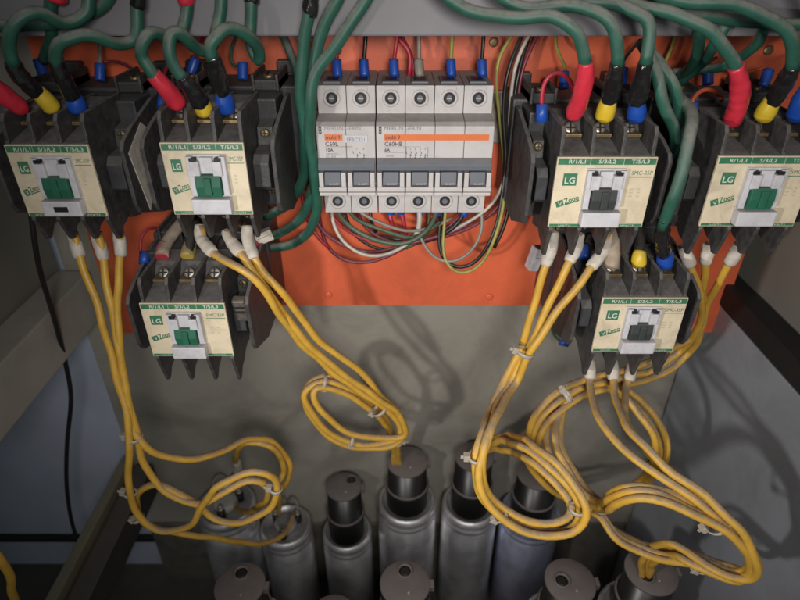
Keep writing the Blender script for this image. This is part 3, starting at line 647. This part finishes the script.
yellow('left yellow cable under the lower right contactor, outermost of the diagonal', g,
       near([(590, 362, .328), (590, 384, .318), (596, 412, .300), (620, 446, .280), (664, 480, .258), (700, 503, .246), (726, 526, .238), (746, 552, .233), (755, 572, .233), (740, 582, .236), (706, 571, .246), (682, 558, .256), (664, 556, .266), (654, 562, .272), (648, 578, .281)], K),
       [(590, 360, .329), (590, 368, .325), (590, 379, .320)])
yellow('middle yellow cable under the lower right contactor, ending in the round lid', g,
       near([(613, 362, .328), (613, 384, .318), (618, 408, .302), (634, 435, .284), (666, 468, .262), (712, 501, .244), (742, 532, .234), (757, 562, .230), (752, 580, .232), (726, 577, .238), (698, 560, .250), (684, 549, .260), (666, 543, .268), (650, 548, .276), (643, 559, .276), (642, 578, .281)], K),
       [(613, 360, .329), (613, 368, .325), (613, 380, .320)])
yellow('right yellow cable under the lower right contactor, nearest the side panel', g,
       near([(632, 364, .332), (628, 384, .324), (624, 408, .312), (630, 430, .300), (652, 456, .280), (690, 486, .256), (724, 514, .242), (750, 548, .234), (760, 572, .235), (744, 576, .240), (712, 566, .250), (690, 553, .262), (668, 549, .270), (652, 554, .272), (645, 575, .283)], K),
       [(633, 362, .333), (631, 370, .330), (629, 381, .325)])
cable('yellow_cable', 'short piece of yellow cable at the bottom left corner', 'cable', None, [(-20, 540, .22), (2, 560, .22), (11, 580, .222), (14, 620, .23)], .0026, 'ycab')

# black lead on the left
cable('black_lead', 'thin black lead hanging below the wide grey rail on the left', 'cable', None,
      [(30, 205, .36), (38, 262, .36), (54, 318, .37), (66, 365, .38), (71, 395, .38), (67, 445, .385), (67, 490, .385), (74, 530, .385), (86, 560, .375), (104, 590, .36), (120, 620, .34)], .0019, 'w_black')

# ------------------------------------------------------------------ thin wires
def wire(label, L, m, r=.0011, ends=(), grp='thin wires around the breakers', name='thin_wire'):
    o = cable(name, label, 'wire', grp, L, r, m)
    for em, ex, er in ends:
        b = MB(); b.tube(pts(ex), er, em, n=10); c = b.build('ferrule', o); c.matrix_parent_inverse = Matrix.Translation(-at(*L[0]))
    return o
tops = [(337, 64, 'w_red', 'dark red', 'blu_s', 'over the leftmost breaker pole'), (364, 64, 'w_black', 'black', 'blu_s', 'over the second breaker pole'),
        (394, 67, 'w_red', 'red', 'blu_s', 'over the third breaker pole'), (419, 65, 'w_grey', 'grey white', 'w_grey', 'over the fourth breaker pole'),
        (451, 68, 'w_yellow', 'yellow green', 'blu_s', 'over the fifth breaker pole'), (482, 68, 'w_black', 'black', 'blu_s', 'over the rightmost breaker pole')]
for i, (u, v, m, cn, fm, wh) in enumerate(tops):
    du = random.uniform(-4, 4)
    L = [(u + du * 1.5, 10, .392), (u + du, 36, .390), (u + du * .3, 52, .388), (u, 62, .386), (u + 1, 76, .384)]
    wire('short %s wire in a %s ferrule %s' % (cn, 'grey' if fm == 'w_grey' else 'blue', wh), L, m, .0013, [(fm, [(u - .3, 60, .387), (u, 67, .385), (u + 1, 77, .383)], .0030)])
wire('red wire curving down right of the third pole ferrule', [(388, 28, .395), (397, 38, .393), (408, 48, .391), (411, 62, .390), (408, 80, .390)], 'w_red', .0015)
wire('second red wire bundled beside the third pole ferrule', [(398, 25, .398), (402, 38, .396), (409, 50, .393), (414, 64, .392), (413, 82, .392)], 'w_red', .0013)
wire('yellow green wire just right of the four pole breaker', [(520, 22, .40), (511, 38, .396), (500, 54, .392), (496, 78, .390), (500, 120, .392), (504, 160, .388), (505, 190, .380), (502, 214, .372), (493, 243, .368), (480, 266, .368), (462, 274, .368), (449, 267, .370), (443, 252, .375), (444, 230, .380), (446, 206, .385)], 'w_yellow', .0012)
wire('black wire running down beside the four pole breaker', [(530, 20, .40), (521, 38, .394), (508, 70, .388), (503, 110, .386), (506, 160, .382), (502, 195, .378), (498, 220, .374), (488, 246, .370), (474, 264, .372), (455, 268, .374), (441, 256, .378), (439, 235, .382), (443, 206, .386)], 'w_black', .0014)
wire('white wire running down at the right of the breakers', [(540, 20, .40), (527, 38, .394), (515, 66, .388), (510, 110, .386), (509, 150, .384), (505, 178, .382), (492, 205, .380), (468, 222, .380), (448, 232, .384), (420, 240, .388)], 'w_white', .0012)
wire('thin red wire at the right edge of the breaker wires', [(544, 24, .402), (533, 44, .398), (522, 70, .394), (516, 120, .392), (513, 165, .390), (500, 205, .388), (470, 228, .388), (432, 240, .390)], 'w_maroon', .0012)
wire('black wire hugging the contactor right of the breakers', [(536, 20, .404), (526, 45, .398), (517, 80, .392), (511, 140, .388), (510, 200, .38), (505, 225, .376), (494, 248, .372)], 'w_black', .0014)
wire('grey wire loop under the four pole breaker', [(481, 206, .385), (482, 232, .378), (471, 252, .374), (454, 262, .372), (436, 259, .373), (424, 245, .376), (418, 229, .380), (419, 206, .384)], 'w_grey', .0012)
wire('white wire stub tied under the fourth pole', [(419, 206, .382), (420, 222, .378), (416, 236, .38), (408, 242, .384)], 'w_white', .0019, [('blu_s', [(419, 206, .383), (420, 216, .381)], .0026)])
wire('dull green wire sagging under the two pole breaker', [(336, 206, .384), (340, 217, .376), (354, 230, .370), (377, 241, .366), (402, 245, .366), (420, 237, .368), (433, 224, .374), (438, 206, .384)], 'w_green', .0017)
wire('upper dull green wire sagging from the second pole', [(347, 206, .386), (354, 219, .380), (372, 226, .374), (397, 235, .372), (416, 239, .374), (440, 222, .380)], 'w_green', .0015)
wire('white wire sagging lowest left under the two pole breaker', [(331, 206, .386), (334, 228, .380), (348, 247, .374), (370, 257, .370), (391, 253, .370), (408, 244, .374), (422, 232, .380)], 'w_white', .0013)
wire('maroon wire running level under both breakers', [(312, 190, .400), (319, 228, .392), (336, 241, .386), (357, 251, .382), (381, 252, .380), (400, 246, .380), (432, 238, .382), (466, 226, .384), (484, 206, .388)], 'w_maroon', .0014)
wire('maroon wire sagging lowest of all under the left breaker', [(316, 180, .402), (320, 222, .398), (327, 247, .394), (343, 260, .390), (362, 263, .388), (382, 259, .386), (404, 248, .388)], 'w_maroon', .0013)
wire('bright red wire dropping left under the third pole', [(389, 206, .384), (391, 222, .380), (397, 236, .380), (414, 242, .384)], 'w_red', .0017, [('blu_s', [(391, 206, .382), (391, 215, .380)], .0027)])
wire('bright red wire dropping right under the third pole', [(400, 206, .384), (404, 224, .380), (406, 238, .382)], 'w_red', .0017, [('blu_s', [(400, 206, .382), (401, 215, .380)], .0027)])
wire('short black wire under the second breaker pole', [(370, 206, .386), (371, 222, .382), (376, 232, .384)], 'w_black', .0013)
wire('black wire under the rightmost pole curving left', [(466, 206, .384), (460, 222, .380), (444, 234, .382), (420, 243, .386), (396, 240, .390)], 'w_black', .0016, [('blu_s', [(466, 206, .383), (464, 217, .380)], .0027)])
wire('dark wire under the fifth pole curving left', [(437, 206, .382), (436, 216, .380), (426, 230, .382), (404, 240, .386), (378, 236, .390)], 'w_black', .0014, [('blu_s', [(437, 206, .382), (437, 216, .380)], .0027)])
wire('purple wire tangled low between the breaker wires', [(356, 206, .388), (362, 224, .386), (384, 240, .384), (410, 243, .384), (440, 234, .386), (462, 214, .388)], 'w_maroon', .0013)
wire('red wire crossing behind the sagging green wires', [(326, 206, .392), (340, 226, .390), (366, 240, .389), (398, 242, .389), (428, 228, .390), (452, 206, .392)], 'w_red', .0010)
wire('grey wire crossing level just under the breaker bodies', [(352, 206, .378), (366, 216, .374), (388, 226, .372), (412, 232, .376), (436, 226, .380), (452, 218, .384)], 'w_grey', .0012)
wire('green wire running straight down into the tangle', [(427, 206, .390), (430, 222, .388), (421, 240, .386), (406, 248, .388)], 'w_green', .0014)
wire('black wire sagging behind the white one at the left', [(343, 206, .392), (352, 232, .390), (374, 248, .388), (400, 250, .388), (424, 240, .390)], 'w_black', .0012)
# wires at left of breakers
wire('red wire in the gap left of the two pole breaker', [(300, 24, .404), (306, 50, .402), (313, 72, .400), (318, 110, .402)], 'w_red', .0013)
wire('white wire in the gap left of the two pole breaker', [(292, 24, .404), (300, 45, .402), (309, 70, .400), (316, 105, .402)], 'w_white', .0010)
wire('red wire emerging below the hanging green cables', [(300, 170, .402), (302, 196, .400), (308, 222, .396), (320, 240, .392), (330, 248, .392)], 'w_red', .0013)
# coil wires of the contactors
gw = 'thin coil wires of the contactors'
def spade(label, u, v, L, m, tilt=0):
    return wire(label, L, m, .0011, [('blu_s', [(u - tilt, v - 8, .383), (u, v, .381), (u + tilt, v + 9, .379)], .0032)], gw)
spade('grey coil wire with blue ferrule at the far left contactor', 41, 68, [(56, 36, .400), (50, 52, .392), (40, 62, .386), (42, 74, .380)], 'w_grey', 3)
spade('grey coil wire with upright blue ferrule between the left contactors', 100, 72, [(101, 30, .402), (100, 50, .392), (100, 62, .386), (100, 78, .380)], 'w_grey')
wire('thin brown wire curving behind the two left contactors', [(103, 62, .388), (118, 61, .395), (134, 70, .400), (148, 82, .405)], 'w_maroon', .0009, grp=gw)
spade('thin green coil wire hooking to the blue ferrule of the second contactor', 243, 71, [(238, 32, .404), (233, 44, .400), (230, 58, .394), (235, 67, .388), (243, 64, .384), (243, 76, .380)], 'w_green')
spade('red coil wire with blue ferrule behind the red sleeve, left', 193, 66, [(206, 30, .404), (200, 45, .398), (194, 56, .390), (192, 70, .384)], 'w_red', -3)
wire('coil wire with low blue ferrule left of the red sleeve', [(170, 60, .390), (164, 74, .380), (163, 90, .370), (163, 108, .360)], 'w_red', .0012, [('blu_s', [(163, 94, .366), (163, 108, .360)], .0034)], gw)
spade('yellow coil wire to the blue ferrule right of the breakers', 564, 80, [(556, 34, .404), (556, 48, .400), (562, 60, .394), (566, 70, .388), (565, 84, .382)], 'w_yellow')
wire('red coil wire arching to a blue ferrule right of the breakers', [(574, 92, .350), (570, 80, .345), (560, 72, .342), (548, 76, .340), (542, 90, .340), (542, 108, .340)], 'w_red', .0013, [('blu_s', [(542, 104, .340), (542, 122, .338)], .0034)], gw)
spade('coil wire with blue ferrule beside the black sleeve', 622, 76, [(640, 40, .404), (630, 52, .396), (622, 62, .388), (621, 84, .382)], 'w_black', -1)
wire('yellow green wire tip showing between the right contactors', [(664, 66, .402), (668, 56, .400), (673, 45, .402), (676, 34, .405)], 'w_yellow', .0012, grp=gw)
spade('blue ferruled coil wire at the left of the rightmost contactor', 708, 76, [(716, 58, .40), (709, 62, .392), (708, 70, .386), (708, 84, .380)], 'w_black')
wire('orange coil wire arching over the rightmost contactor', [(722, 100, .360), (717, 92, .352), (707, 89, .348), (697, 93, .345), (691, 104, .342), (692, 116, .342)], 'w_orange', .0013, [('blu_s', [(692, 102, .342), (692, 114, .341)], .0034)], gw)
spade('orange coil wire with slanted blue ferrule at the right', 766, 78, [(690, 62, .402), (710, 64, .400), (740, 73, .396), (758, 70, .390), (768, 66, .386), (764, 82, .380)], 'w_orange', -3)
wire('pink wire arch above the lower left contactor', [(141, 256, .360), (140, 240, .366), (146, 230, .372), (154, 227, .378), (163, 232, .386)], 'w_red', .0011, [('blu_s', [(145, 252, .352), (144, 264, .346)], .0035)], gw)
wire('red lead with white tag running beside the sleeves left of centre', [(252, 236, .37), (258, 246, .365), (263, 256, .37), (268, 270, .39)], 'w_red', .0016, grp=gw)
wire('grey green wire dropping behind the yellow cables at centre right', [(548, 262, .385), (548, 290, .39), (550, 320, .40), (556, 338, .41), (566, 344, .41)], 'w_green', .0012, [('blu_s', [(560, 342, .40), (568, 344, .40)], .0028)], gw)

# inputs of the lower contactors
def stub(label, L, m, r, caps, name='cable_end'):
    return cable(name, label, 'cable end', 'cable ends entering the lower contactors', L, r, m, caps)
stub('dusty tan sleeve with red tip entering the lower left contactor', [(184, 220, .365), (174, 232, .355), (166, 243, .347), (162, 256, .336)], 'tan_s', .0040, [('red_d', [(165, 243, .346), (163, 250, .342), (162, 258, .336)], .0044, 'red_cap')])
stub('short dark cable in the yellow cap of the lower left contactor', [(196, 222, .362), (192, 234, .352), (188, 256, .338)], 'w_black', .0034, [('yel_d', [(191, 242, .348), (189, 249, .344), (187, 258, .337)], .0043, 'yellow_cap')])
stub('short dark cable in the blue cap of the lower left contactor', [(224, 240, .366), (220, 250, .358), (214, 264, .346)], 'w_black', .0034, [('blu_d', [(217, 252, .356), (215, 258, .351), (213, 264, .347)], .0038, 'blue_cap')])
stub('taped tan cable end with pink tip at the lower right contactor', [(617, 228, .345), (615, 240, .330), (612, 255, .325), (611, 268, .322)], 'tan_s', .0050, [('red_s', [(618, 246, .332), (621, 250, .332)], .0026, 'pink_tip')])
stub('short dark cable in the yellow cap of the lower right contactor', [(640, 225, .345), (640, 240, .332), (639, 262, .322)], 'blk_s', .0034, [('yel_s', [(640, 251, .326), (639, 257, .324), (639, 266, .323)], .0043, 'yellow_cap')])
stub('blue capped cable end left of the tan taped one', [(590, 236, .365), (588, 246, .355), (585, 260, .345)], 'w_black', .0032, [('blu_s', [(588, 246, .352), (585, 260, .345)], .0048, 'blue_cap')])
def tagbox(label, u, v, Y, w, h, rot, m='white', nm='plastic_tag', cat='plastic tag'):
    p = at(u, v, Y); b = MB(); T = Matrix.Translation(p) @ Matrix.Rotation(rot, 4, 'Y') @ Matrix.Rotation(0.3, 4, 'Z')
    b.box(-w / 2, w / 2, -.004, .004, -h / 2, h / 2, m, .0008, T); b.box(-w / 2 + .001, w / 2 - .001, -.0055, -.004, -h * .12, h * .12, m, .0004, T)
    return tag(b.build(nm, origin=p), label, cat)
tagbox('white plastic tag left of the three white sleeves, right of centre', 535, 258, .372, .0075, .018, math.radians(12))
tagbox('small white plastic tag beside the sleeves of the second contactor', 264, 236, .372, .012, .008, math.radians(-18), 'wht_s')

# ------------------------------------------------------------------ cable ties
def tie(label, u, v, Y, R, dirpx, dd=0.0):
    p = at(u, v, Y); q = at(u + dirpx[0], v + dirpx[1], Y + dd); ax = (q - p).normalized()
    zq = Vector((0, 0, 1)).rotation_difference(ax).to_matrix().to_4x4(); T = Matrix.Translation(p) @ zq
    b = MB(); b.lathe([(R, -.0013), (R + .0007, -.0012), (R + .0007, .0012), (R, .0013)], 'tie', T, 20, cap=False)
    b.box(R - .001, R + .003, -.0022, .0022, -.0024, .0024, 'tie', .0005, T)
    b.box(R + .0012, R + .0048, -.0004, .0004, -.0012, .0012, 'tie', .0002, T)
    tag(b.build('cable_tie', origin=p), label, 'cable tie', 'clear cable ties on the yellow bundles')
tie('clear cable tie below the straight drop of the left yellow bundle', 134, 437, .290, .0053, (6, 30))
tie('clear cable tie where the left loop meets the bundle', 130, 493, .284, .0041, (1, 30))
tie('clear cable tie at the foot of the left oval loop', 138, 518, .286, .0041, (14, 14))
tie('clear cable tie at the right end of the left loops', 276, 489, .284, .0041, (-2, 20))
tie('clear cable tie on top of the centre loop', 325, 382, .345, .0053, (20, 3))
tie('clear cable tie on the lower side of the centre loop', 352, 440, .346, .0053, (20, 3))
tie('clear cable tie where the centre bundle crosses its loop', 380, 409, .349, .0069, (18, 18))
tie('clear cable tie just above the centre capacitor lid', 397, 441, .378, .0053, (2, 20), .02)
tie('clear cable tie high on the bundle right of centre', 525, 352, .307, .0057, (-14, 28))
tie('clear cable tie where the right centre loop closes', 477, 457, .254, .0053, (-3, 25))
tie('clear cable tie low on the right centre loop', 501, 515, .240, .0047, (20, 11))
tie('clear cable tie at the right tip of the right centre loop', 577, 509, .238, .0047, (8, -16))
tie('clear cable tie at the left end of the big right loop', 602, 508, .262, .0047, (-6, -12))
tie('clear cable tie across the diagonal right bundle', 717, 521, .222, .0080, (20, 16))
tie('clear cable tie near the cables entering the round lid', 703, 565, .231, .0055, (18, 8))
tie('clear cable tie on the upper side of the big circle', 567, 395, .305, .0052, (-20, 10))

# ------------------------------------------------------------------ capacitors
def capacitor(u, v_can, Y, rc, label, cover=None, r_cov=.0200, lid_grom=(0.35, 0.5), m='can', terminals=False, base_z=0.0, prints=False):
    """v_can: pixel row of the can's top centre; cover: pixel row of the lid's centre"""
    p = at(u, v_can, Y); zt = p.z
    if Y < .3: p = at(u, cover, Y)
    e = empty('capacitor', (p.x, Y, base_z), label, 'capacitor', 'upright capacitors on the cabinet floor')
    h = zt - base_z
    b = MB()
    b.lathe([(rc * .9, 0.0006), (rc, .004), (rc, h - .021), (rc * .955, h - .0195), (rc * .955, h - .018), (rc, h - .0165), (rc, h - .013), (rc * .96, h - .0115), (rc * .965, h - .010), (rc, h - .0085), (rc * .995, h - .003), (rc * .93, h - .0003), (rc * .88, h + .0006), (rc * .84, h - .0004), (rc * .80, h - .0035), (rc * .3, h - .0035)], m, n=48)
    b.build('can', e)
    if prints:
        b = MB()
        for i, (s, zz) in enumerate((('POWER CAPACITOR', .034), ('440V 50Hz 10kVAr', .042), ('Imax 1.5 In', .049), ('-40/D', .056), ('CE', .070))):
            for ch_i, ch in enumerate(s):
                a = math.radians(-100) + ch_i * 0.085 - len(s) * 0.042
                T = Matrix.Rotation(a + math.pi / 2, 4, 'Z')
                text(b, ch, 0, h - zz, .0046, 'prt', -rc - .0002, T=T)
        b.build('printing', e)
    if cover is not None:
        zl = at(u, cover, Y).z - base_z
        b = MB(); hc = zl - (h - .0035)
        b.lathe([(r_cov + .0016, h - .0034), (r_cov + .0016, h - .0034 + hc * .42), (r_cov + .0030, h - .0034 + hc * .44), (r_cov + .0030, h - .0034 + hc * .475), (r_cov + .0002, h - .0034 + hc * .49), (r_cov, zl - .001)], 'cover', n=40)
        b.lathe([(r_cov + .0024, h - .0034 + hc * .476), (r_cov + .0030, h - .0030 + hc * .479), (r_cov + .0010, h - .0028 + hc * .482)], 'lid', n=40, cap=False)
        cv = b.build('terminal_cover', e)
        b = MB(); b.lathe([(r_cov + .0006, zl - .001), (r_cov + .0010, zl), (r_cov + .0010, zl + .0012), (r_cov + .0004, zl + .0018), (r_cov * .3, zl + .0018)], 'lid', n=40)
        b.box(r_cov - .002, r_cov + .0042, -.0035, .0035, zl - .0055, zl + .0012, 'lid', .0006)
        ld = b.build('lid', cv)
        gx, gy = lid_grom[0] * r_cov, lid_grom[1] * r_cov
        T = Matrix.Translation((gx, gy, zl + .0018)); b = MB()
        b.lathe([(.0068, 0), (.0068, .0012), (.0060, .0017), (.0052, .0012), (.0048, .0002)], 'lid', T, 28, cap=False); gr = b.build('grommet', cv)
        b = MB(); b.lathe([(.0049, .0001), (.0030, .0003)], 'hole' if not terminals else 'hole', T, 24); b.build('grommet_hole', cv)
        T2 = Matrix.Translation((r_cov * .15, -r_cov * .45, zl + .0018)); b = MB(); b.lathe([(.0011, 0), (.0009, .0006)], 'ceram', T2, 12); b.build('lid_screw', cv)
    if terminals:
        b = MB(); b.lathe([(rc * .42, h - .003), (rc * .42, h + .004), (rc * .36, h + .006), (rc * .2, h + .006)], 'ceram' if terminals == 2 else 'can', n=32); b.build('terminal_disc', e)
        for k in range(3):
            a = k * 2.094 + .5; T = Matrix.Translation((math.cos(a) * rc * .50, math.sin(a) * rc * .50, h)); b = MB()
            b.lathe([(.0042, -.003), (.0042, .006), (.0030, .0065)], 'cover', T, 14); b.lathe([(.0022, .006), (.0022, .014), (.0012, .0145)], 'steel', T, 10)
            b.lathe([(.0036, .0085), (.0036, .0110), (.0022, .0112)], 'steel', T, 6)
            b.build('terminal_post', e)
            if k < 2:
                b = MB(); x, y = math.cos(a) * rc * .5, math.sin(a) * rc * .5
                b.tube([Vector((x, y, h + .010)), Vector((x * 1.1, y + .004, h + .020)), Vector((x * .5, y + .010, h + .026)), Vector((x * .1, y + .012, h + .012))], .0013, 'w_grey', n=8)
                b.build('jumper_wire', e)
    return e
YR = .418
capacitor(226, 503, YR, .031, 'uncovered capacitor with pale disc under the left cable loops', terminals=2)
capacitor(286, 524, YR, .0285, 'shorter uncovered capacitor with bare posts, second from left', terminals=1)
capacitor(347, 529, YR, .0275, 'slim capacitor with black cover, its grey lid hole at the right, left of centre', cover=487, r_cov=.0180, lid_grom=(.42, .42))
capacitor(407, 499, YR, .0315, 'tall capacitor at the centre with yellow cables entering its lid', cover=462, r_cov=.0200, lid_grom=(-.62, .15))
capacitor(470, 502, YR, .0300, 'capacitor with black cover right of the centre one, partly behind the yellow loop', cover=457, r_cov=.0190, lid_grom=(.1, .1))
capacitor(531, 510, YR, .0325, 'bluish printed capacitor behind the right centre loop', cover=474, r_cov=.0205, lid_grom=(.3, .3), m='can_blue', prints=True)
YF = .283
def front(u, v, lab, gro, **k): 
    z = at(u, v, YF); return capacitor(u, v + 40, YF, .0315, lab, cover=v, r_cov=.0197, lid_grom=gro, **k)
front(240, 586, 'capacitor at the bottom left seen from above, only its lid showing', (-.05, .52))
front(405, 584, 'front capacitor lid at the bottom centre, hole at its rear', (0, .52))
front(570, 582, 'front capacitor lid at the bottom right of centre, hole at its left', (-.35, .0))
front(651, 572, 'front capacitor at the bottom right with cables entering its round lid', (-.30, -.25))
front(333, 618, 'lowest capacitor lid barely showing at the bottom edge', (0, .2))

# ------------------------------------------------------------------ camera, light
cam = bpy.data.cameras.new('camera'); co = bpy.data.objects.new('camera', cam); COL.objects.link(co)
co.location = (0, 0, H); co.rotation_euler = (math.radians(90) - PITCH, 0, 0)
cam.sensor_width = 36; cam.lens = F / 800 * 36; cam.clip_start = 0.01; cam.clip_end = 20
S.camera = co
cam.dof.use_dof = True; cam.dof.focus_distance = 0.355; cam.dof.aperture_fstop = 8.5

def aim(o, target):
    d = Vector(target) - o.location; o.rotation_euler = d.to_track_quat('-Z', 'Y').to_euler()
def spot(name, loc, target, power, size, blend, rad, col):
    l = bpy.data.lights.new(name, 'SPOT'); l.energy = power; l.spot_size = math.radians(size); l.spot_blend = blend
    l.shadow_soft_size = rad; l.color = col
    o = bpy.data.objects.new(name, l); COL.objects.link(o); o.location = loc; aim(o, target); return o
spot('hand_lamp', (-0.22, -0.06, H - 0.12), at(580, 350, .36), 5.0, 74, 1.0, 0.014, (1.0, 0.95, 0.90))
spot('work_lamp', (0.04, -0.16, H + 0.05), at(440, 300, .36), 8.3, 76, 1.0, 0.055, (1.0, 0.95, 0.91))
w = bpy.data.worlds.new('World'); S.world = w; w.use_nodes = True
bg = w.node_tree.nodes['Background']; bg.inputs[0].default_value = (0.55, 0.60, 0.62, 1); bg.inputs[1].default_value = 0.19
S.view_settings.view_transform = 'Standard'; S.view_settings.look = 'None'; S.view_settings.exposure = 0; S.view_settings.gamma = 1
